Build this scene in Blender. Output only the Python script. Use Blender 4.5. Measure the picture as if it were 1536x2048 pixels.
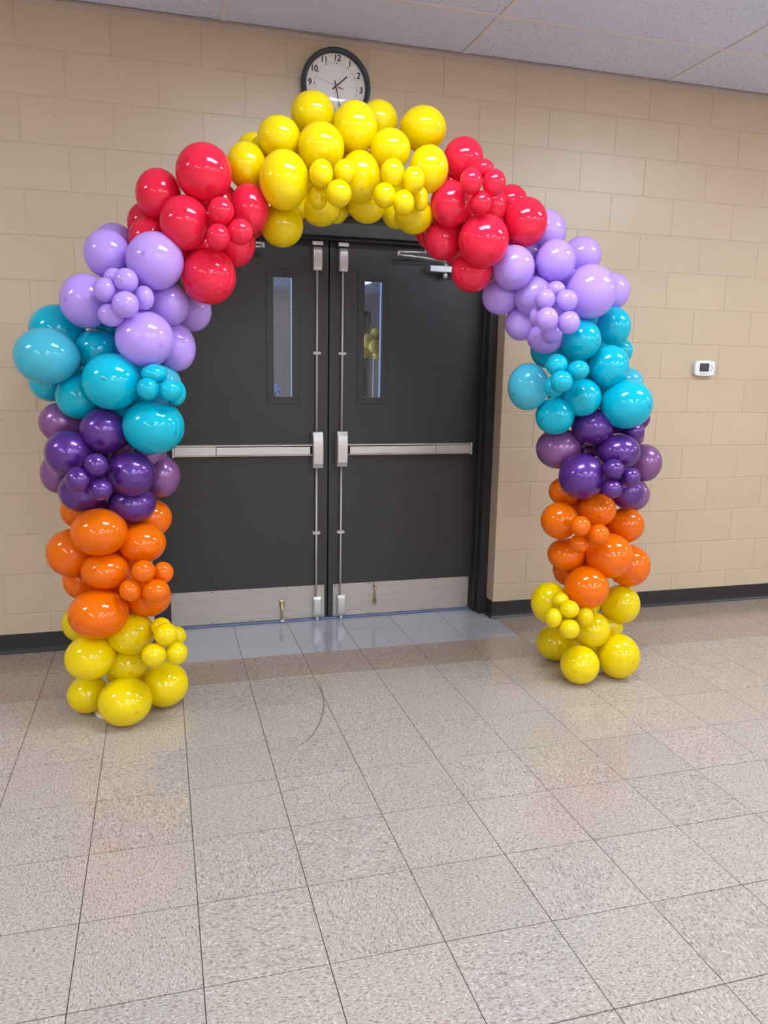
import bpy, bmesh, math, random
from mathutils import Vector, Matrix

# ------------------------------------------------------------------ clear
for o in list(bpy.data.objects):
    bpy.data.objects.remove(o, do_unlink=True)
scene = bpy.context.scene
COL = scene.collection
random.seed(7)

# ------------------------------------------------------------------ camera
cam_d = bpy.data.cameras.new('camera')
cam_d.sensor_fit = 'VERTICAL'
cam_d.sensor_height = 36.0
cam_d.lens = 27.5965
cam_d.clip_start = 0.05
cam = bpy.data.objects.new('camera', cam_d)
COL.objects.link(cam)
_r = Vector((0.96211727, -0.27201999, 0.01831629))
_u = Vector((0.03178256, 0.17862968, 0.98340292))
_f = Vector((0.27077708, 0.9455668, -0.18050819))
cam.matrix_world = Matrix(((_r.x, _u.x, -_f.x, -1.86814), (_r.y, _u.y, -_f.y, -4.13952),
                           (_r.z, _u.z, -_f.z, 1.45473), (0, 0, 0, 1)))
scene.camera = cam

# ------------------------------------------------------------------ world, daylight, exposure
world = bpy.data.worlds.new('world')
scene.world = world
world.use_nodes = True
wn = world.node_tree.nodes['Background']
wn.inputs['Color'].default_value = (0.55, 0.70, 1.0, 1)
wn.inputs['Strength'].default_value = 0.35

# cool daylight entering the lobby beyond the doors through its window
day = bpy.data.lights.new('lobby_daylight', 'AREA')
day.shape = 'RECTANGLE'
day.size = 3.2
day.size_y = 1.9
day.energy = 210
day.color = (0.52, 0.68, 1.0)
day_o = bpy.data.objects.new('lobby_daylight', day)
COL.objects.link(day_o)
day_o.location = (-3.72, 3.6, 1.45)
day_o.rotation_euler = (0, math.radians(-90), 0)

LAMP = 13.0                       # radiance of the ceiling light diffusers
LAMP_COL = (0.90, 1.0, 1.12)
scene.view_settings.view_transform = 'Standard'
scene.view_settings.look = 'None'
scene.view_settings.exposure = 0.76
scene.view_settings.gamma = 1.0
scene.view_settings.use_curve_mapping = False

# ------------------------------------------------------------------ helpers
def lin(r, g, b):
    def c(v):
        v /= 255.0
        return v / 12.92 if v <= 0.04045 else ((v + 0.055) / 1.055) ** 2.4
    return (c(r), c(g), c(b), 1.0)

def obj(name, me, parent=None, mat=None, loc=None):
    o = bpy.data.objects.new(name, me)
    COL.objects.link(o)
    if parent is not None:
        o.parent = parent
    if mat is not None and me is not None and len(me.materials) == 0:
        me.materials.append(mat)
    if loc is not None:
        o.location = loc
    return o

def empty(name, loc=(0, 0, 0)):
    o = bpy.data.objects.new(name, None)
    COL.objects.link(o)
    o.location = loc
    o.empty_display_size = 0.1
    return o

def tag(o, label, cat, group=None):
    o['label'] = label
    o['category'] = cat
    if group:
        o['group'] = group
    return o

def struct(o, label=None):
    o['kind'] = 'structure'
    if label:
        o['label'] = label
    return o

def mesh(name, bm, smooth=False):
    me = bpy.data.meshes.new(name)
    bmesh.ops.recalc_face_normals(bm, faces=bm.faces)
    bm.to_mesh(me)
    bm.free()
    if smooth:
        for p in me.polygons:
            p.use_smooth = True
    return me

def box(bm, x0, x1, y0, y1, z0, z1, bev=0.0, seg=1):
    r = bmesh.ops.create_cube(bm, size=1.0)
    vs = r['verts']
    for v in vs:
        v.co = Vector(((x0 + x1) / 2 + v.co.x * (x1 - x0), (y0 + y1) / 2 + v.co.y * (y1 - y0),
                       (z0 + z1) / 2 + v.co.z * (z1 - z0)))
    if bev > 0:
        es = set()
        for v in vs:
            for e in v.link_edges:
                es.add(e)
        bmesh.ops.bevel(bm, geom=list(es), offset=bev, segments=seg, affect='EDGES', profile=0.5)

def boxm(name, *a, **k):
    bm = bmesh.new()
    box(bm, *a, **k)
    return mesh(name, bm)

def tube(bm, pts, rad, n=10):
    """closed tube along a polyline"""
    pts = [Vector(p) for p in pts]
    rings = []
    up = None
    for i, p in enumerate(pts):
        t = (pts[min(i + 1, len(pts) - 1)] - pts[max(i - 1, 0)]).normalized()
        if up is None:
            up = Vector((0, 1, 0)) if abs(t.y) < 0.9 else Vector((1, 0, 0))
        a = t.cross(up).normalized()
        b = a.cross(t).normalized()
        up = b
        rr = rad[i] if isinstance(rad, (list, tuple)) else rad
        rings.append([bm.verts.new(p + a * math.cos(2 * math.pi * k / n) * rr + b * math.sin(2 * math.pi * k / n) * rr)
                      for k in range(n)])
    for i in range(len(rings) - 1):
        for k in range(n):
            bm.faces.new((rings[i][k], rings[i][(k + 1) % n], rings[i + 1][(k + 1) % n], rings[i + 1][k]))
    bm.faces.new(rings[0])
    bm.faces.new(rings[-1])

def lathe_y(bm, prof, n=48):
    """revolve (radius, y) profile around the Y axis"""
    rings = []
    for r, y in prof:
        if r < 1e-6:
            rings.append([bm.verts.new((0, y, 0))])
        else:
            rings.append([bm.verts.new((r * math.cos(2 * math.pi * k / n), y, r * math.sin(2 * math.pi * k / n)))
                          for k in range(n)])
    for a, b in zip(rings[:-1], rings[1:]):
        for k in range(n):
            k2 = (k + 1) % n
            if len(a) == 1 and len(b) == 1:
                continue
            if len(a) == 1:
                bm.faces.new((a[0], b[k], b[k2]))
            elif len(b) == 1:
                bm.faces.new((a[k], b[0], a[k2]))
            else:
                bm.faces.new((a[k], b[k], b[k2], a[k2]))

# ------------------------------------------------------------------ materials
def new_mat(name):
    m = bpy.data.materials.new(name)
    m.use_nodes = True
    nt = m.node_tree
    return m, nt, nt.nodes['Principled BSDF']

def plain(name, col, rough=0.5, metal=0.0, spec=0.5, coat=0.0):
    m, nt, b = new_mat(name)
    b.inputs['Base Color'].default_value = col
    b.inputs['Roughness'].default_value = rough
    b.inputs['Metallic'].default_value = metal
    b.inputs['Specular IOR Level'].default_value = spec
    b.inputs['Coat Weight'].default_value = coat
    return m

def N(nt, kind, **k):
    n = nt.nodes.new(kind)
    for a, v in k.items():
        setattr(n, a, v)
    return n

def L(nt, a, b):
    nt.links.new(a, b)

def ramp(nt, fac, stops):
    r = N(nt, 'ShaderNodeValToRGB')
    e = r.color_ramp.elements
    while len(e) < len(stops):
        e.new(0.5)
    for i, (p, c) in enumerate(stops):
        e[i].position = p
        e[i].color = c
    L(nt, fac, r.inputs['Fac'])
    return r

def mixc(nt, fac, a, b, mode='MIX'):
    m = N(nt, 'ShaderNodeMix', data_type='RGBA', blend_type=mode)
    for s, v in ((0, fac), (6, a), (7, b)):
        if hasattr(v, 'links'):
            L(nt, v, m.inputs[s])
        else:
            m.inputs[s].default_value = v
    return m.outputs[2]

def noise(nt, vec, scale, detail=2.0, rough=0.5):
    n = N(nt, 'ShaderNodeTexNoise')
    n.inputs['Scale'].default_value = scale
    n.inputs['Detail'].default_value = detail
    n.inputs['Roughness'].default_value = rough
    if vec is not None:
        L(nt, vec, n.inputs['Vector'])
    return n.outputs['Fac']

def world_pos(nt):
    return N(nt, 'ShaderNodeNewGeometry').outputs['Position']

def object_vec(nt, scale=(1, 1, 1), jitter=True):
    tc = N(nt, 'ShaderNodeTexCoord')
    mp = N(nt, 'ShaderNodeMapping')
    mp.inputs['Scale'].default_value = scale
    L(nt, tc.outputs['Object'], mp.inputs['Vector'])
    if not jitter:
        return mp.outputs['Vector'], None
    oi = N(nt, 'ShaderNodeObjectInfo')
    ml = N(nt, 'ShaderNodeMath', operation='MULTIPLY')
    ml.inputs[1].default_value = 97.0
    L(nt, oi.outputs['Random'], ml.inputs[0])
    L(nt, ml.outputs[0], mp.inputs['Location'])
    return mp.outputs['Vector'], oi.outputs['Random']

def bump(nt, b, h, strength, dist):
    n = N(nt, 'ShaderNodeBump')
    n.inputs['Strength'].default_value = strength
    n.inputs['Distance'].default_value = dist
    L(nt, h, n.inputs['Height'])
    L(nt, n.outputs['Normal'], b.inputs['Normal'])

def block_material(name, base):
    """painted concrete block: semi-gloss cream paint over a pitted, grainy face"""
    m, nt, b = new_mat(name)
    wp = world_pos(nt)
    oi = N(nt, 'ShaderNodeObjectInfo')
    fine = noise(nt, wp, 190, 3.0, 0.6)
    coarse = noise(nt, wp, 2.2, 3.0, 0.5)
    c1 = mixc(nt, coarse, [v * 0.95 for v in base[:3]] + [1], [min(1, v * 1.05) for v in base[:3]] + [1])
    rr = ramp(nt, oi.outputs['Random'], [(0.0, (0.965, 0.965, 0.96, 1)), (1.0, (1.0, 1.0, 1.0, 1))])
    c2 = mixc(nt, 1.0, c1, rr.outputs['Color'], 'MULTIPLY')
    vo = N(nt, 'ShaderNodeTexVoronoi')
    vo.inputs['Scale'].default_value = 26
    L(nt, wp, vo.inputs['Vector'])
    pit = ramp(nt, vo.outputs['Distance'], [(0.045, (1, 1, 1, 1)), (0.075, (0, 0, 0, 1))])
    sel = ramp(nt, noise(nt, wp, 9, 1.0), [(0.56, (0, 0, 0, 1)), (0.6, (1, 1, 1, 1))])
    pm = N(nt, 'ShaderNodeMath', operation='MULTIPLY')
    L(nt, pit.outputs['Color'], pm.inputs[0])
    L(nt, sel.outputs['Color'], pm.inputs[1])
    c3 = mixc(nt, pm.outputs[0], c2, lin(150, 125, 100))
    L(nt, c3, b.inputs['Base Color'])
    b.inputs['Roughness'].default_value = 0.2
    b.inputs['Specular IOR Level'].default_value = 0.55
    h = N(nt, 'ShaderNodeMath', operation='SUBTRACT')
    L(nt, fine, h.inputs[0])
    L(nt, pm.outputs[0], h.inputs[1])
    bump(nt, b, h.outputs[0], 0.32, 0.003)
    return m

def tile_material(name, base, dark, light, rough=0.13, fleck=1.0, grain=1.0):
    """vinyl composition tile with short streaky chips running along local X"""
    m, nt, b = new_mat(name)
    v, rnd = object_vec(nt, (85 * grain, 200 * grain, 1))
    v2, _ = object_vec(nt, (120 * grain, 290 * grain, 1))
    n1 = noise(nt, v, 1.0, 2.0, 0.6)
    n2 = noise(nt, v2, 1.0, 1.0, 0.5)
    dk = ramp(nt, n1, [(0.38, (1, 1, 1, 1)), (0.46, (0, 0, 0, 1))])
    lt = ramp(nt, n2, [(0.59, (0, 0, 0, 1)), (0.66, (1, 1, 1, 1))])
    tint = ramp(nt, rnd, [(0.0, (0.93, 0.925, 0.92, 1)), (0.5, (0.985, 0.98, 0.975, 1)), (1.0, (1.0, 0.985, 0.97, 1))])
    c0 = mixc(nt, 1.0, base, tint.outputs['Color'], 'MULTIPLY')
    def f(sock, k):
        mm = N(nt, 'ShaderNodeMath', operation='MULTIPLY')
        mm.inputs[1].default_value = k
        L(nt, sock, mm.inputs[0])
        return mm.outputs[0]
    c1 = mixc(nt, f(dk.outputs['Color'], 0.62 * fleck), c0, dark)
    c2 = mixc(nt, f(lt.outputs['Color'], 0.55 * fleck), c1, light)
    L(nt, c2, b.inputs['Base Color'])
    b.inputs['Roughness'].default_value = rough
    b.inputs['Specular IOR Level'].default_value = 0.55
    wv = noise(nt, world_pos(nt), 7.0, 2.0)
    bump(nt, b, wv, 0.06, 0.01)
    return m

def balloon_material(name, col, deep, rough=0.055, metal=0.0, trans=0.2, sheen=0.0):
    m, nt, b = new_mat(name)
    at = N(nt, 'ShaderNodeAttribute', attribute_name='crown')
    oi = N(nt, 'ShaderNodeObjectInfo')
    rr = ramp(nt, oi.outputs['Random'], [(0.0, (0.93, 0.93, 0.93, 1)), (1.0, (1.0, 1.0, 1.0, 1))])
    c0 = mixc(nt, 1.0, col, rr.outputs['Color'], 'MULTIPLY')
    c = mixc(nt, at.outputs['Fac'], c0, deep)
    L(nt, c, b.inputs['Base Color'])
    b.inputs['Roughness'].default_value = rough
    b.inputs['Metallic'].default_value = metal
    b.inputs['Specular IOR Level'].default_value = 0.52
    if metal > 0:
        b.inputs['Coat Weight'].default_value = 0.8
        b.inputs['Coat Roughness'].default_value = 0.06
    tr = N(nt, 'ShaderNodeBsdfTranslucent')
    L(nt, c, tr.inputs['Color'])
    mx = N(nt, 'ShaderNodeMixShader')
    mx.inputs[0].default_value = trans
    L(nt, b.outputs[0], mx.inputs[1])
    L(nt, tr.outputs[0], mx.inputs[2])
    L(nt, mx.outputs[0], nt.nodes['Material Output'].inputs['Surface'])
    return m

def glass_material(name, tint, gloss=0.02):
    m = bpy.data.materials.new(name)
    m.use_nodes = True
    nt = m.node_tree
    nt.nodes.remove(nt.nodes['Principled BSDF'])
    t = N(nt, 'ShaderNodeBsdfTransparent')
    t.inputs['Color'].default_value = tint
    g = N(nt, 'ShaderNodeBsdfGlossy')
    g.inputs['Roughness'].default_value = gloss
    fr = N(nt, 'ShaderNodeFresnel')
    # keep the same air-to-glass reflectance from both sides of the pane
    ge = N(nt, 'ShaderNodeNewGeometry')
    mr = N(nt, 'ShaderNodeMapRange')
    mr.inputs['To Min'].default_value = 1.5
    mr.inputs['To Max'].default_value = 1.0 / 1.5
    L(nt, ge.outputs['Backfacing'], mr.inputs['Value'])
    L(nt, mr.outputs[0], fr.inputs['IOR'])
    mx = N(nt, 'ShaderNodeMixShader')
    L(nt, fr.outputs[0], mx.inputs[0])
    L(nt, t.outputs[0], mx.inputs[1])
    L(nt, g.outputs[0], mx.inputs[2])
    L(nt, mx.outputs[0], nt.nodes['Material Output'].inputs['Surface'])
    return m

def brushed(name, col, rough, sc, metal=0.8):
    m, nt, b = new_mat(name)
    v, _ = object_vec(nt, sc, jitter=False)
    n = noise(nt, v, 1.0, 3.0)
    c = mixc(nt, n, [x * 0.86 for x in col[:3]] + [1], [min(1, x * 1.12) for x in col[:3]] + [1])
    blot = noise(nt, world_pos(nt), 11.0, 3.0)
    c = mixc(nt, ramp(nt, blot, [(0.55, (0, 0, 0, 1)), (0.8, (0.35, 0.35, 0.35, 1))]).outputs['Color'], c,
             [x * 0.7 for x in col[:3]] + [1])
    L(nt, c, b.inputs['Base Color'])
    b.inputs['Metallic'].default_value = metal
    b.inputs['Roughness'].default_value = rough
    bump(nt, b, n, 0.05, 0.002)
    return m

M = {}
WALL = lin(200, 180, 153)
M['block'] = block_material('painted_block', WALL)
M['mortar'] = block_material('painted_mortar', [v * 0.97 for v in WALL[:3]] + [1])
M['hall_wall'] = plain('hall_wall_paint', WALL, 0.5)
M['base'] = plain('rubber_base', lin(38, 36, 38), 0.40)
M['tile'] = tile_material('beige_tile', lin(179, 167, 156), lin(108, 96, 88), lin(230, 225, 218))
M['tile_brown'] = tile_material('brown_tile', lin(170, 151, 135), lin(98, 84, 74), lin(214, 200, 186), grain=0.9)
M['tile_grey'] = tile_material('grey_tile', lin(170, 169, 174), lin(144, 143, 148), lin(186, 186, 192), rough=0.08, fleck=0.5)
M['underlay'] = plain('tile_adhesive', lin(70, 60, 52), 0.8)
M['door'] = plain('charcoal_door_paint', lin(49, 47, 49), 0.42)
M['frame'] = plain('charcoal_frame_paint', lin(44, 43, 45), 0.40)
M['gap'] = plain('black_seal_and_gap_shade', lin(18, 18, 19), 0.7)  # door seal, and the painted-in shade of the exit bar channel
M['steel'] = brushed('brushed_steel', lin(204, 201, 201), 0.33, (6, 6, 240), 0.7)
M['kick'] = brushed('scuffed_steel_plate', lin(188, 180, 172), 0.46, (3, 3, 60), 0.45)
M['alu'] = plain('satin_aluminium', lin(196, 198, 206), 0.34, 0.8)
M['rodsteel'] = plain('grey_painted_rod', lin(198, 190, 184), 0.4, 0.25)
M['brass'] = plain('worn_brass', lin(190, 170, 130), 0.28, 0.8)
M['screw'] = plain('dark_screw', lin(70, 62, 55), 0.5, 0.6)
M['scuff'] = plain('scuff', lin(128, 120, 112), 0.3)
M['thresh'] = plain('daylight_blue_threshold', lin(98, 108, 148), 0.35)  # threshold strip with the blue of daylight put into its colour
M['wire'] = plain('glass_wire', lin(78, 80, 92), 0.5, 0.4)
M['glass'] = glass_material('wired_glass', (0.72, 0.74, 0.78, 1))
M['clockglass'] = glass_material('clock_lens', (0.97, 0.97, 0.97, 1))
M['bezel'] = plain('navy_black_bezel', lin(46, 54, 66), 0.28)
M['dial'] = plain('clock_dial', lin(248, 246, 246), 0.6)
M['ink'] = plain('black_ink', lin(28, 26, 30), 0.6)
M['red'] = plain('red_hand', lin(196, 62, 52), 0.5)
M['white_plastic'] = plain('white_plastic', lin(232, 232, 236), 0.38)
M['button'] = plain('grey_button', lin(150, 152, 156), 0.5)
M['lcd'] = plain('dark_lcd', lin(66, 70, 68), 0.2)
M['tbar'] = plain('white_grid_metal', lin(226, 222, 226), 0.4)
M['angle'] = plain('wall_angle_paint', lin(186, 172, 164), 0.5)
M['lobby_wall'] = plain('lobby_wall_paint', lin(188, 168, 146), 0.6)
M['lobby_ceiling'] = plain('lobby_ceiling_paint', lin(225, 228, 235), 0.7)
M['lobby_floor'] = plain('lobby_floor', lin(150, 148, 148), 0.4)
M['pvc'] = plain('white_frame_tube', lin(222, 220, 212), 0.4)

# ceiling tile
m, nt, b = new_mat('fissured_ceiling_tile')
v, rnd = object_vec(nt, (230, 95, 1))
n1 = noise(nt, v, 1.0, 2.0, 0.6)
fis = ramp(nt, n1, [(0.34, (1, 1, 1, 1)), (0.42, (0, 0, 0, 1))])
c = mixc(nt, fis.outputs['Color'], lin(226, 230, 252), lin(184, 184, 202))
L(nt, c, b.inputs['Base Color'])
b.inputs['Roughness'].default_value = 0.9
iv = N(nt, 'ShaderNodeMath', operation='SUBTRACT')
iv.inputs[0].default_value = 1.0
L(nt, fis.outputs['Color'], iv.inputs[1])
bump(nt, b, iv.outputs[0], 0.6, 0.004)
M['ctile'] = m

# light diffuser (gives off light)
m = bpy.data.materials.new('fluorescent_diffuser')
m.use_nodes = True
nt = m.node_tree
nt.nodes.remove(nt.nodes['Principled BSDF'])
e = N(nt, 'ShaderNodeEmission')
e.inputs['Color'].default_value = LAMP_COL + (1,)
e.inputs['Strength'].default_value = LAMP
L(nt, e.outputs[0], nt.nodes['Material Output'].inputs['Surface'])
M['diffuser'] = m

BAL = {
    'y': balloon_material('yellow_latex', lin(255, 228, 0), lin(214, 160, 0)),
    'r': balloon_material('red_latex', lin(252, 38, 74), lin(170, 10, 40)),
    'v': balloon_material('lavender_latex', lin(204, 168, 255), lin(150, 110, 214), rough=0.055),
    't': balloon_material('teal_latex', lin(0, 200, 226), lin(0, 110, 135)),
    'l': balloon_material('light_teal_latex', lin(84, 206, 230), lin(10, 130, 155), trans=0.3),
    'p': balloon_material('pearl_purple_latex', lin(96, 42, 144), lin(60, 20, 120), rough=0.30, metal=0.35, trans=0.12),
    'q': balloon_material('pale_pearl_purple_latex', lin(158, 100, 166), lin(90, 40, 130), rough=0.30, metal=0.3, trans=0.25),
    'o': balloon_material('orange_latex', lin(255, 122, 0), lin(214, 76, 0)),
    'a': balloon_material('pale_yellow_latex', lin(238, 208, 84), lin(150, 130, 60)),
}

# ================================================================== STRUCTURE
H = 0.2032            # block course
BW = 0.4064           # block length
CZ = 3.048            # ceiling height
X0, X1 = -6.7, 5.69   # hall side walls
YB = -13.0            # hall rear wall
OL, OR, OZ = -1.930, 0.0, 2.2352   # masonry opening

# ---- floor
TX, TY, T = -1.506, -0.024, 0.3048
tx0, tx1 = -9, 15     # tile columns
ty1 = 10              # tile rows toward the room
fx0, fx1 = TX + tx0 * T + T, TX + tx1 * T
fy = TY - ty1 * T
bm = bmesh.new()
box(bm, fx0, fx1, fy, 0.0, -0.12, -0.003)
box(bm, OL, OR, 0.0, 0.26, -0.12, -0.003)
floor_me = mesh('floor', bm)
floor = struct(obj('floor', floor_me, None, M['underlay']))
bm = bmesh.new()
box(bm, X0, fx0, YB, 0.0, -0.12, 0)
box(bm, fx1, X1, YB, 0.0, -0.12, 0)
box(bm, fx0, fx1, YB, fy, -0.12, 0)
m, nt, b = new_mat('far_floor_tile')
br = N(nt, 'ShaderNodeTexBrick', offset=0.0)
br.inputs['Scale'].default_value = 1.0
br.inputs['Brick Width'].default_value = T
br.inputs['Row Height'].default_value = T
br.inputs['Mortar Size'].default_value = 0.001
br.inputs['Color1'].default_value = lin(190, 180, 170)
br.inputs['Color2'].default_value = lin(184, 174, 164)
br.inputs['Mortar'].default_value = lin(90, 80, 70)
mp = N(nt, 'ShaderNodeMapping')
mp.inputs['Location'].default_value = (-TX, -TY, 0)
L(nt, world_pos(nt), mp.inputs['Vector'])
L(nt, mp.outputs['Vector'], br.inputs['Vector'])
L(nt, br.outputs['Color'], b.inputs['Base Color'])
b.inputs['Roughness'].default_value = 0.25
far = obj('far_tiles', mesh('far_tiles', bm), floor, m)
far['kind'] = 'stuff'

tile_cache = {}
def tile_mesh(w, d, mat):
    k = (round(w, 4), round(d, 4), mat)
    if k not in tile_cache:
        g = 0.0011
        bm = bmesh.new()
        box(bm, -w / 2 + g, w / 2 - g, -d / 2 + g, d / 2 - g, -0.003, 0, bev=0.0003)
        me = mesh('floor_tile', bm)
        me.materials.append(M[mat])
        tile_cache[k] = me
    return tile_cache[k]

for i in range(tx0 + 1, tx1):
    xa, xb = TX + i * T, TX + (i + 1) * T
    for j in range(0, ty1):
        ya, yb = TY - (j + 1) * T, TY - j * T
        if j == 0:
            yb = 0.0
        grey = (j == 0 and -2.13 < xa and xb < 0.03)
        mat = 'tile_grey' if grey else ('tile_brown' if j < 2 else 'tile')
        full = j > 0
        rot = random.choice((0, 1)) if full else 0
        if full and (i + j) % 2 == 0 and random.random() < 0.8:
            rot = 0
        elif full and random.random() < 0.8:
            rot = 1
        if grey:
            yb = TY
        o = obj('floor_tile', tile_mesh(xb - xa, yb - ya, mat), floor, None, ((xa + xb) / 2, (ya + yb) / 2, 0))
        if rot:
            o.rotation_euler.z = math.pi / 2
            o.scale.x = 0.9962
        else:
            o.scale.y = 0.9962
# grey tiles in the door recess
xs = [OL] + [TX + i * T for i in range(-1, 5)] + [OR]
for xa, xb in zip(xs[:-1], xs[1:]):
    obj('floor_tile', tile_mesh(xb - xa, 0.25 - TY, 'tile_grey'), floor, None, ((xa + xb) / 2, (0.25 + TY) / 2, 0))

# faint curved door scuff and a scratch across the tiles
def scuff(pts, w):
    bm = bmesh.new()
    pts = [Vector(p) for p in pts]
    rows = []
    for i, p in enumerate(pts):
        t = (pts[min(i + 1, len(pts) - 1)] - pts[max(i - 1, 0)]).normalized()
        nn = Vector((-t.y, t.x)) * w / 2 * (0.4 if i in (0, len(pts) - 1) else 1)
        rows.append([bm.verts.new((p.x + s * nn.x, p.y + s * nn.y, zz)) for s, zz in ((-1, 0), (-1, 0.00025), (1, 0.00025), (1, 0))])
    for a, b2 in zip(rows[:-1], rows[1:]):
        for k in range(4):
            bm.faces.new((a[k], a[(k + 1) % 4], b2[(k + 1) % 4], b2[k]))
    obj('scuff_mark', mesh('scuff_mark', bm), floor, M['scuff'])
scuff([(-1.19, -0.704), (-1.198, -0.839), (-1.216, -0.962), (-1.244, -1.069), (-1.281, -1.168), (-1.323, -1.249), (-1.364, -1.3), (-1.405, -1.333)], 0.006)
scuff([(-1.602, -1.661), (-1.509, -1.641), (-1.436, -1.625), (-1.343, -1.606)], 0.003)

# ---- block wall with the doors
mor = 0.0022
bm = bmesh.new()
WX0, WX1 = -4.4704, 4.0640
box(bm, X0, OL - mor, mor, 0.25, 0, CZ + 0.1)
box(bm, OR + mor, X1, mor, 0.25, 0, CZ + 0.1)
box(bm, OL - mor, OR + mor, mor, 0.25, OZ + mor, CZ + 0.1)
wall = struct(obj('wall_back', mesh('wall_back', bm), None, M['mortar']))
blk = {}
def block(xa, xb, k, da=0.012):
    g = 0.0032
    ga = 0 if abs(xa - OR) < 1e-3 and k < 11 else g
    gb = 0 if abs(xb - OL) < 1e-3 and k < 11 else g
    w = xb - xa
    key = (round(w, 4), ga, gb, da, k == 11)
    zb = g
    if key not in blk:
        bm = bmesh.new()
        box(bm, ga, w - gb, 0, da, zb, H - g, bev=0.0018, seg=2)
        blk[key] = mesh('concrete_block', bm)
        blk[key].materials.append(M['block'])
    obj('concrete_block', blk[key], wall, None, (xa, 0, k * H))
for k in range(15):
    off = 0.0 if k % 2 == 0 else BW / 2
    js = [WX0]
    x = math.ceil((WX0 - off) / BW + 1e-6) * BW + off
    while x < WX1 - 1e-6:
        js.append(x)
        x += BW
    js.append(WX1)
    if k == 11:
        js.append(-5.12 * BW)
    if k >= 11:
        js.append(0.0)
    else:
        js += [OL, OR]
    js = sorted(set(round(v, 4) for v in js))
    js = [v for n, v in enumerate(js) if n == 0 or v - js[n - 1] > 0.02]
    for xa, xb in zip(js[:-1], js[1:]):
        if k < 11 and xa > OL - 0.01 and xb < OR + 0.01:
            continue
        edge = k < 11 and (abs(xa - OR) < 1e-3 or abs(xb - OL) < 1e-3)
        block(xa, xb, k, 0.20 if edge else 0.012)

# ---- other hall walls
struct(obj('wall_left', boxm('wall_left', X0 - 0.15, X0, YB, 0.0, 0, CZ + 0.1), None, M['hall_wall']))
struct(obj('wall_right', boxm('wall_right', X1, X1 + 0.15, YB, 0.0, 0, CZ + 0.1), None, M['hall_wall']))
struct(obj('wall_rear', boxm('wall_rear', X0 - 0.15, X1 + 0.15, YB - 0.15, YB, 0, CZ + 0.1), None, M['hall_wall']))

# ---- rubber cove base
def cove(bm, pts):
    prof = [(0.0, 0.0), (0.016, 0.0), (0.012, 0.004), (0.006, 0.012), (0.004, 0.024), (0.0035, 0.098), (0.002, 0.101), (0.0, 0.101)]
    rings = []
    n = len(pts)
    for i, (x, y) in enumerate(pts):
        def nrm(a, b):
            d = Vector((b[0] - a[0], b[1] - a[1])).normalized()
            return Vector((d.y, -d.x))
        if i == 0:
            nn = nrm(pts[0], pts[1])
        elif i == n - 1:
            nn = nrm(pts[-2], pts[-1])
        else:
            a, b2 = nrm(pts[i - 1], pts[i]), nrm(pts[i], pts[i + 1])
            nn = a + b2
            nn = nn / max(0.2, nn.dot(a))
        rings.append([bm.verts.new((x + nn.x * d, y + nn.y * d, z)) for d, z in prof])
    for a, b2 in zip(rings[:-1], rings[1:]):
        for k in range(len(prof)):
            k2 = (k + 1) % len(prof)
            bm.faces.new((a[k], a[k2], b2[k2], b2[k]))
    bm.faces.new(rings[0])
    bm.faces.new(list(reversed(rings[-1])))
bm = bmesh.new()
cove(bm, [(OR, 0.092), (OR, 0.0), (X1, 0.0)])
struct(obj('baseboard_right', mesh('baseboard_right', bm), None, M['base']))
bm = bmesh.new()
cove(bm, [(X0, 0.0), (OL, 0.0), (OL, 0.092)])
struct(obj('baseboard_left', mesh('baseboard_left', bm), None, M['base']))

# ---- ceiling grid and tiles
GX, GY, GW, GD = -0.305, -0.475, 1.2192, 0.6096
nx0, nx1, ny = -4, 4, 9          # near tiles built singly
cx0, cx1, cy = GX + nx0 * GW, GX + nx1 * GW, GY - (ny - 1) * GD
LIGHTS = []
for gx in (-4, -1, 1, 4):
    for gj in (3, 8, 11, 14, 17, 20):
        LIGHTS.append((gx, gj))
bm = bmesh.new()
box(bm, X0, X1, YB, 0.25, CZ + 0.06, CZ + 0.16)
ceiling = struct(obj('ceiling', mesh('ceiling', bm), None, M['tbar']))
bm = bmesh.new()
box(bm, X0, cx0, YB, 0.0, CZ + 0.004, CZ + 0.02)
box(bm, cx1, X1, YB, 0.0, CZ + 0.004, CZ + 0.02)
box(bm, cx0, cx1, YB, cy, CZ + 0.004, CZ + 0.02)
far = obj('far_ceiling_tiles', mesh('far_ceiling_tiles', bm), ceiling, M['ctile'])
far['kind'] = 'stuff'
ct = {}
for i in range(nx0, nx1):
    for j in range(ny):
        xa, xb = GX + i * GW, GX + (i + 1) * GW
        yb = 0.0 if j == 0 else GY - (j - 1) * GD
        ya = GY - j * GD
        if (i, j) in LIGHTS:
            continue
        key = round(yb - ya, 3)
        if key not in ct:
            w, d = GW / 2, (yb - ya) / 2
            ct[key] = boxm('ceiling_tile', -w, w, -d, d, 0.005, 0.02)
            ct[key].materials.append(M['ctile'])
        obj('ceiling_tile', ct[key], ceiling, None, ((xa + xb) / 2, (ya + yb) / 2, CZ))
hw = 0.012
lb = boxm('grid_bar', cx0, cx1, -hw, hw, 0, 0.004)
lb.materials.append(M['tbar'])
for j in range(ny):
    obj('grid_bar', lb, ceiling, None, (0, GY - j * GD, CZ))
cbs = {}
for i in range(nx0, nx1 + 1):
    for j in range(ny):
        yb = -0.022 if j == 0 else GY - (j - 1) * GD - hw
        ya = GY - j * GD + hw
        key = round(yb - ya, 3)
        if key not in cbs:
            cbs[key] = boxm('cross_bar', -hw, hw, -(yb - ya) / 2, (yb - ya) / 2, 0, 0.004)
            cbs[key].materials.append(M['tbar'])
        obj('cross_bar', cbs[key], ceiling, None, (GX + i * GW, (ya + yb) / 2, CZ))
bm = bmesh.new()
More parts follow.
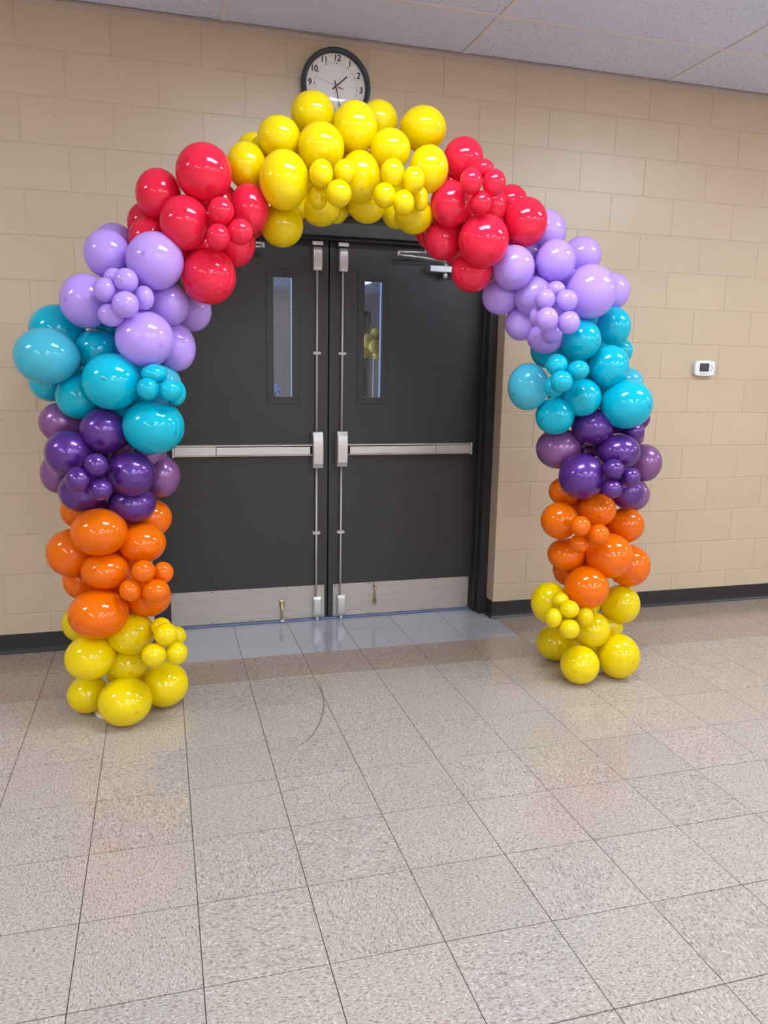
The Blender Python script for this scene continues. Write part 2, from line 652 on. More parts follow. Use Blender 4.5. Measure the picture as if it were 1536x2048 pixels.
box(bm, X0, X1, -0.023, 0.0, CZ - 0.0015, CZ)
box(bm, X0, X1, -0.0025, 0.0, CZ - 0.024, CZ - 0.0015)
obj('wall_angle', mesh('wall_angle', bm), ceiling, M['angle'])

# ---- fluorescent troffers
bm = bmesh.new()
for a in ((-0.6, 0.6, -0.295, -0.262), (-0.6, 0.6, 0.262, 0.295), (-0.6, -0.567, -0.262, 0.262), (0.567, 0.6, -0.262, 0.262)):
    box(bm, *a, -0.004, 0.004)
tro_f = mesh('light_frame', bm)
tro_f.materials.append(M['tbar'])
tro_d = boxm('diffuser', -0.567, 0.567, -0.262, 0.262, 0.0, 0.006)
tro_d.materials.append(M['diffuser'])
for gx, gj in LIGHTS:
    c = (GX + (gx + 0.5) * GW, GY - (gj - 0.5) * GD, CZ)
    e = tag(empty('ceiling_light', c), 'recessed fluorescent ceiling light, %s column, %s row from the doors' % (
        {-4: 'leftmost', -1: 'second', 1: 'third', 4: 'rightmost'}[gx],
        {3: 'first', 8: 'second', 11: 'third', 14: 'fourth', 17: 'fifth', 20: 'sixth'}[gj]), 'ceiling light', 'recessed fluorescent lights of the hall ceiling')
    obj('light_frame', tro_f, e)
    obj('diffuser', tro_d, e)

# ---- lobby behind the doors
LY = 7.4
struct(obj('floor_lobby', boxm('floor_lobby', -3.8, 4.0, 0.25, LY + 0.1, -0.12, 0.0), None, M['lobby_floor']))
lobc = struct(obj('ceiling_lobby', boxm('ceiling_lobby', -3.8, 4.0, 0.25, LY + 0.1, 2.54, 2.64), None, M['lobby_ceiling']))
lgb = boxm('grid_bar', -3.8, 4.0, -0.012, 0.012, 2.536, 2.54)
lgb.materials.append(M['tbar'])
for k in range(9):
    obj('grid_bar', lgb, lobc, None, (0, 1.0 + k * 0.72, 0))
lgb2 = boxm('cross_bar', -0.012, 0.012, 0.26, LY, 2.536, 2.54)
lgb2.materials.append(M['tbar'])
for k in range(6):
    obj('cross_bar', lgb2, lobc, None, (-3 + k * 1.2192, 0, 0))
struct(obj('wall_lobby_back', boxm('wall_lobby_back', -3.8, 4.0, LY, LY + 0.1, 0, 2.54), None, M['lobby_wall']))
bm = bmesh.new()
box(bm, -3.8, 4.0, LY - 0.03, LY, 2.415, 2.54)
struct(obj('trim_2', mesh('trim_2', bm), None, M['lobby_wall']), 'painted band under the lobby ceiling')
struct(obj('wall_lobby_right', boxm('wall_lobby_right', 4.0, 4.1, 0.25, LY + 0.1, 0, 2.54), None, M['lobby_wall']))
bm = bmesh.new()
box(bm, -3.9, -3.8, 0.25, 1.9, 0, 2.54)
box(bm, -3.9, -3.8, 5.3, LY + 0.1, 0, 2.54)
box(bm, -3.9, -3.8, 1.9, 5.3, 0, 0.45)
box(bm, -3.9, -3.8, 1.9, 5.3, 2.45, 2.54)
struct(obj('wall_lobby_left', mesh('wall_lobby_left', bm), None, M['lobby_wall']))
bm = bmesh.new()
for a in ((1.9, 1.95, 0.45, 2.45), (5.25, 5.3, 0.45, 2.45), (3.575, 3.625, 0.5, 2.4), (1.95, 5.25, 0.45, 0.5), (1.95, 5.25, 2.4, 2.45)):
    box(bm, -3.88, -3.82, *a)
win = struct(obj('window_1', mesh('window_1', bm), None, M['alu']))
obj('pane', boxm('pane', -3.853, -3.847, 1.95, 5.25, 0.5, 2.4), win, M['clockglass'])
bm = bmesh.new()
box(bm, 0.13, 1.04, LY - 0.05, LY - 0.005, 0.0, 2.20)
d3 = struct(obj('door_3', mesh('door_3', bm), None, M['door']), 'dark door on the far wall of the lobby')
bm = bmesh.new()
for a in ((0.07, 0.13, 0, 2.26), (1.04, 1.10, 0, 2.26), (0.13, 1.04, 2.2, 2.26)):
    box(bm, a[0], a[1], LY - 0.06, LY - 0.0, a[2], a[3])
obj('door_frame', mesh('door_frame', bm), d3, M['frame'])
obj('door_handle', boxm('door_handle', 0.20, 0.32, LY - 0.10, LY - 0.05, 0.98, 1.02, bev=0.008), d3, M['steel'])

# ---- hollow metal door frame
FY, DY = 0.095, 0.200      # frame face, door face
bm = bmesh.new()
for s, xo in ((1, OL), (-1, OR)):
    def bx(a, b2, y0, y1, z0, z1, bev=0.0):
        xa, xb = xo + s * a, xo + s * b2
        box(bm, min(xa, xb), max(xa, xb), y0, y1, z0, z1, bev=bev)
    bx(0.0, 0.05, FY, 0.249, 0, OZ, 0.0015)
    bx(0.05, 0.066, FY + 0.048, DY - 0.002, 0, 2.134, 0.0015)
box(bm, OL + 0.05, OR - 0.05, FY, 0.249, 2.134, OZ, bev=0.0015)
box(bm, OL + 0.066, OR - 0.066, FY + 0.048, DY - 0.002, 2.118, 2.134, bev=0.0015)
frame = struct(obj('trim_1', mesh('trim_1', bm), None, M['frame']), 'charcoal painted steel door frame')
for xa in (-1.059, -0.918):
    o = obj('latch_strike', boxm('latch_strike', xa, xa + 0.057, 0.158, DY - 0.003, 2.092, 2.114, bev=0.003, seg=2), frame, M['steel'])
bm = bmesh.new()
tube(bm, [(OL + 0.05, 0.192, 0.006), (OR - 0.05, 0.192, 0.006)], 0.007, 12)
box(bm, OL + 0.05, OR - 0.05, 0.194, 0.249, 0.0, 0.011, bev=0.003)
obj('threshold', mesh('threshold', bm), frame, M['thresh'])

# ---- door leaves
def leaf(name, xa, xb, lx0, lx1, s, label):
    """s = +1: meeting edge is the right edge (left leaf), -1: mirrored"""
    D2 = DY + 0.045
    hx0, hx1, hz0, hz1 = lx0 + 0.037, lx1 - 0.037, 1.287, 1.925
    bm = bmesh.new()
    z0, z1 = 0.013, 2.130
    box(bm, xa, hx0, DY, D2, z0, z1)
    box(bm, hx1, xb, DY, D2, z0, z1)
    box(bm, hx0, hx1, DY, D2, z0, hz0)
    box(bm, hx0, hx1, DY, D2, hz1, z1)
    d = struct(obj(name, mesh(name, bm), None, M['door']), label)
    # vision lite
    bm = bmesh.new()
    for a in ((lx0, hx0, 1.25, 1.965), (hx1, lx1, 1.25, 1.965), (hx0, hx1, 1.25, hz0), (hx0, hx1, hz1, 1.965)):
        box(bm, a[0], a[1], DY - 0.005, DY, a[2], a[3], bev=0.001)
    lf = obj('lite_frame', mesh('lite_frame', bm), d, M['frame'])
    obj('glass_pane', boxm('glass_pane', hx0, hx1, DY + 0.006, DY + 0.011, hz0, hz1), lf, M['glass'])
    bm = bmesh.new()
    w, h, p = hx1 - hx0, hz1 - hz0, 0.0145
    yy = DY + 0.0085
    for sg in (1, -1):
        t = -h
        while t < w + h:
            # line x = t + sg*z (z from 0..h) clipped to the pane
            pts = []
            xa2, xb2 = (t, t + h) if sg > 0 else (t + h, t)
            za, zb = 0.0, h
            lo, hi = max(0.0, min(xa2, xb2)), min(w, max(xa2, xb2))
            if hi - lo > 0.004:
                def zz(x):
                    return (x - t) if sg > 0 else (t + h - x)
                tube(bm, [(hx0 + lo, yy, hz0 + zz(lo)), (hx0 + hi, yy, hz0 + zz(hi))], 0.0006, 4)
            t += p * math.sqrt(2)
    wm = obj('wire_mesh', mesh('wire_mesh', bm), lf, M['wire'])
    wm['kind'] = 'stuff'
    bm = bmesh.new()
    for a in ((hx0, hx0 + 0.002, hz0, hz1), (hx1 - 0.002, hx1, hz0, hz1), (hx0, hx1, hz0, hz0 + 0.002), (hx0, hx1, hz1 - 0.002, hz1)):
        box(bm, a[0], a[1], DY + 0.012, D2 + 0.004, a[2], a[3])
    obj('glazing_bead', mesh('glazing_bead', bm), lf, M['alu'])
    # black seal on the meeting edge
    if s > 0:
        obj('edge_seal', boxm('edge_seal', xb, xb + 0.0085, DY + 0.022, D2, z0, z1), d, M['gap'])
    # kick plate
    ka, kb = (-1.842, -0.979) if s > 0 else (-0.927, -0.080)
    kp = obj('kick_plate', boxm('kick_plate', ka, kb, DY - 0.0018, DY, 0.014, 0.208, bev=0.0005), d, M['kick'])
    bm = bmesh.new()
    lathe_y(bm, [(0, -0.0012), (0.0025, -0.0010), (0.0034, 0.0)], 10)
    sm = mesh('screw', bm)
    sm.materials.append(M['screw'])
    for k in range(5):
        for z in (0.200, 0.023):
            x = ka + 0.012 + (kb - ka - 0.024) * k / 4
            obj('screw', sm, kp, None, (x, DY - 0.0018, z))
    return d

MX = -0.960
door1 = leaf('door_1', OL + 0.052, MX - 0.0045, -1.302, -1.124, 1, 'left charcoal door leaf with steel exit bar and narrow wired window')
door2 = leaf('door_2', MX + 0.0045, OR - 0.052, -0.798, -0.620, -1, 'right charcoal door leaf with steel exit bar and narrow wired window')

def curved_case(x0, x1, z0, z1, depth, name, parent, mat, bulge=0.006):
    """latch cover: box whose front bows outward a little and whose edges are rounded"""
    bm = bmesh.new()
    n = 8
    w = x1 - x0
    secs = []
    for i in range(n + 1):
        t = i / n
        z = z0 + (z1 - z0) * t
        dep = depth - bulge + bulge * math.sin(math.pi * t) ** 0.6 if 0 < t < 1 else depth - bulge - 0.004
        r = 0.005
        pts = [(x0, DY), (x0, DY - dep + r), (x0 + r * 0.4, DY - dep + r * 0.35), (x0 + r, DY - dep), (x1 - r, DY - dep),
               (x1 - r * 0.4, DY - dep + r * 0.35), (x1, DY - dep + r), (x1, DY)]
        secs.append([bm.verts.new((a, b2, z)) for a, b2 in pts])
    for a, b2 in zip(secs[:-1], secs[1:]):
        for k in range(8):
            bm.faces.new((a[k], a[(k + 1) % 8], b2[(k + 1) % 8], b2[k]))
    bm.faces.new(secs[0])
    bm.faces.new(list(reversed(secs[-1])))
    o = obj(name, mesh(name, bm), parent, mat)
    return o

def exit_device(d, cx0, cx1, r0, r1, pad0, pad1, rx, cz0, cz1, tx0, bx0):
    case = curved_case(cx0, cx1, cz0, cz1, 0.070, 'latch_case', d, M['steel'], 0.010)
    z0, z1 = 0.968, 1.030
    bm = bmesh.new()
    box(bm, r0, r1, DY - 0.050, DY, z1 - 0.008, z1, bev=0.0015)
    box(bm, r0, r1, DY - 0.050, DY, z0, z0 + 0.006, bev=0.0015)
    rail = obj('exit_bar_rail', mesh('exit_bar_rail', bm), d, M['steel'])
    obj('rail_channel', boxm('rail_channel', r0 + 0.002, r1 - 0.002, DY - 0.034, DY, z0 + 0.006, z1 - 0.008), rail, M['gap'])  # channel coloured black to stand in for shade between pad and lips
    obj('push_pad', boxm('push_pad', pad0, pad1, DY - 0.053, DY - 0.030, z0 + 0.007, z1 - 0.0125, bev=0.002, seg=2), rail, M['steel'])
    h0, h1 = (r0 + 0.012, pad0 - 0.002) if r0 < cx0 else (pad1 + 0.002, r1 - 0.012)
    obj('rail_cover', boxm('rail_cover', h0, h1, DY - 0.0515, DY - 0.030, z0 + 0.0065, z1 - 0.0095, bev=0.001), rail, M['steel'])
    e0, e1 = (r0 - 0.002, r0 + 0.010) if r0 < cx0 else (r1 - 0.010, r1 + 0.002)
    obj('end_cap', boxm('end_cap', e0, e1, DY - 0.054, DY, z0 - 0.004, z1 + 0.004, bev=0.003, seg=2), rail, M['steel'])
    bm = bmesh.new()
    tube(bm, [(rx, 0.177, 0.14), (rx, 0.177, cz0 + 0.01)], 0.0058, 12)
    tube(bm, [(rx, 0.177, cz1 - 0.01), (rx, 0.177, 1.975)], 0.0058, 12)
    rod = obj('vertical_rod', mesh('vertical_rod', bm, True), d, M['rodsteel'])
    for z in (1.528, 0.522):
        g = obj('rod_guide', boxm('rod_guide', rx - 0.021, rx + 0.021, 0.169, DY, z - 0.008, z + 0.008, bev=0.002), rod, M['rodsteel'])
    curved_case(tx0, tx0 + 0.048, 1.964, 2.082, 0.046, 'top_latch', d, M['steel'], 0.004)
    bl = curved_case(bx0, bx0 + 0.048, 0.022, 0.146, 0.040, 'bottom_latch', d, M['steel'], 0.008)
    obj('latch_bolt', boxm('latch_bolt', bx0 + 0.016, bx0 + 0.032, DY - 0.028, DY - 0.012, 0.003, 0.03, bev=0.002), bl, M['steel'])

exit_device(door1, -1.059, -0.999, -1.812, -1.056, -1.583, -1.072, -1.031, 0.898, 1.098, -1.054, -1.049)
exit_device(door2, -0.921, -0.860, -0.858, -0.109, -0.846, -0.333, -0.889, 0.904, 1.101, -0.912, -0.907)

# kick-down door holders
def holder(d, x, z, up):
    h = obj('door_holder', boxm('door_holder', x - 0.015, x + 0.015, DY - 0.012, DY - 0.0018, z - 0.020, z + 0.020, bev=0.005, seg=2), d, M['brass'])
    bm = bmesh.new()
    lathe_y(bm, [(0, -0.008), (0.008, -0.006), (0.011, 0.0), (0.008, 0.006), (0, 0.008)], 14)
    obj('pivot', mesh('pivot', bm, True), h, M['brass'], (x, DY - 0.015, z))
    bm = bmesh.new()
    s = 1 if up else -1
    ln = 0.108 if up else 0.100
    tube(bm, [(x, DY - 0.016, z), (x, DY - 0.018, z + s * ln * 0.55), (x, DY - 0.016 - (0 if up else 0.004), z + s * ln)],
         [0.008, 0.005, 0.0065], 10)
    a = obj('holder_arm', mesh('holder_arm', bm, True), h, M['brass'])
    obj('rubber_tip', boxm('rubber_tip', x - 0.011, x + 0.011, DY - 0.030, DY - 0.010, z + s * ln - 0.007, z + s * ln + 0.007, bev=0.004, seg=2),
        h, M['steel'] if not up else M['brass'])
holder(door1, -1.228, 0.113, False)
holder(door2, -0.676, 0.090, True)

# surface closers with folded arms
def closer(d, mir):
    def X(x):
        return 2 * MX - x if mir else x
    def bx(name, xa, xb, *r, **k):
        a, b2 = sorted((X(xa), X(xb)))
        return boxm(name, a, b2, *r, **k)
    c = obj('door_closer', bx('door_closer', -0.405, -0.150, 0.130, DY, 1.984, 2.018, bev=0.003, seg=2), d, M['alu'])
    bm = bmesh.new()
    xk = X(-0.308)
    tube(bm, [(xk, 0.155, 2.018), (xk, 0.155, 2.028), (xk, 0.155, 2.029), (xk, 0.155, 2.046)], [0.013, 0.013, 0.009, 0.009], 14)
    obj('closer_spindle', mesh('closer_spindle', bm, True), c, M['steel'])
    bm = bmesh.new()
    tube(bm, [(xk, 0.155, 1.984), (xk, 0.155, 1.976), (xk, 0.155, 1.966), (xk, 0.155, 1.956), (xk, 0.155, 1.952)],
         [0.010, 0.0145, 0.0155, 0.012, 0.005], 14)
    obj('closer_cap', mesh('closer_cap', bm, True), c, M['steel'])
    bm = bmesh.new()
    tube(bm, [(xk, 0.155, 2.044), (X(-0.45), 0.135, 2.056), (X(-0.595), 0.115, 2.061)], [0.007, 0.006, 0.006], 10)
    tube(bm, [(X(-0.595), 0.115, 2.055), (X(-0.595), 0.115, 2.083)], 0.0085, 12)
    tube(bm, [(X(-0.595), 0.115, 2.077), (X(-0.437), 0.125, 2.082)], 0.0072, 10)
    tube(bm, [(X(-0.437), 0.125, 2.074), (X(-0.437), 0.125, 2.122)], 0.006, 10)
    obj('closer_arm', mesh('closer_arm', bm, True), c, M['steel'])
closer(door2, False)
closer(door1, True)

# ================================================================== OBJECTS
# ---- balloon arch
YC = -0.80
CORE = [(-2.063, 0.03), (-2.023, 0.478), (-2.084, 0.905), (-2.067, 1.309), (-1.959, 1.661), (-1.72, 1.996), (-1.373, 2.21),
        (-1.085, 2.281), (-0.737, 2.24), (-0.457, 2.118), (-0.125, 1.839), (0.068, 1.463), (0.163, 1.086), (0.173, 0.592), (0.165, 0.03)]
arch = tag(empty('balloon_arch', (-0.95, YC, 0)), 'rainbow balloon arch standing on the tiled floor around the double doors', 'balloon arch')
AO = Vector((-0.95, YC, 0))
core_pts = []
for (xa, za), (xb, zb) in zip(CORE[:-1], CORE[1:]):
    for k in range(6):
        t = k / 6
        core_pts.append(Vector((xa + (xb - xa) * t, YC, za + (zb - za) * t)))
core_pts.append(Vector((CORE[-1][0], YC, CORE[-1][1])))

THETA = [0, 1.6, 3.2, 5, 8, 14] + [14 + 12.3 * k for k in range(1, 13)] + [170, 180]
def balloon_mesh(axis, rh, rv, nseg=30):
    z = axis.normalized()
    x = z.orthogonal().normalized()
    y = z.cross(x)
    verts, faces, crown = [], [], []
    rows = []
    for th in THETA:
        a = math.radians(th)
        t = math.cos(a)
        q = math.sin(a)
        ax = t if t > 0 else t * (1 + 0.05 * t * t)          # drawn out toward the neck
        rd = q * (1 - 0.10 * max(0, -t) ** 2)
        row = []
        for k in range(1 if th in (0, 180) else nseg):
            ph = 2 * math.pi * k / nseg
            p = z * ax + x * (rd * math.cos(ph)) + y * (rd * math.sin(ph))
            row.append(len(verts))
            verts.append((p.x * rh, p.y * rh, p.z * rv))
            crown.append(0.5 if th < 2 else (0.4 if th < 4 else (0.15 if th < 6 else 0.0)))
        rows.append(row)
    for a, b2 in zip(rows[:-1], rows[1:]):
        for k in range(nseg):
            k2 = (k + 1) % nseg
            if len(a) == 1:
                faces.append((a[0], b2[k], b2[k2]))
            elif len(b2) == 1:
                faces.append((a[k], b2[0], a[k2]))
            else:
                faces.append((a[k], b2[k], b2[k2], a[k2]))
    me = bpy.data.meshes.new('balloon')
    me.from_pydata(verts, [], faces)
    me.polygons.foreach_set('use_smooth', [True] * len(me.polygons))
    at = me.attributes.new('crown', 'FLOAT', 'POINT')
    at.data.foreach_set('value', crown)
    me.update()
    return me

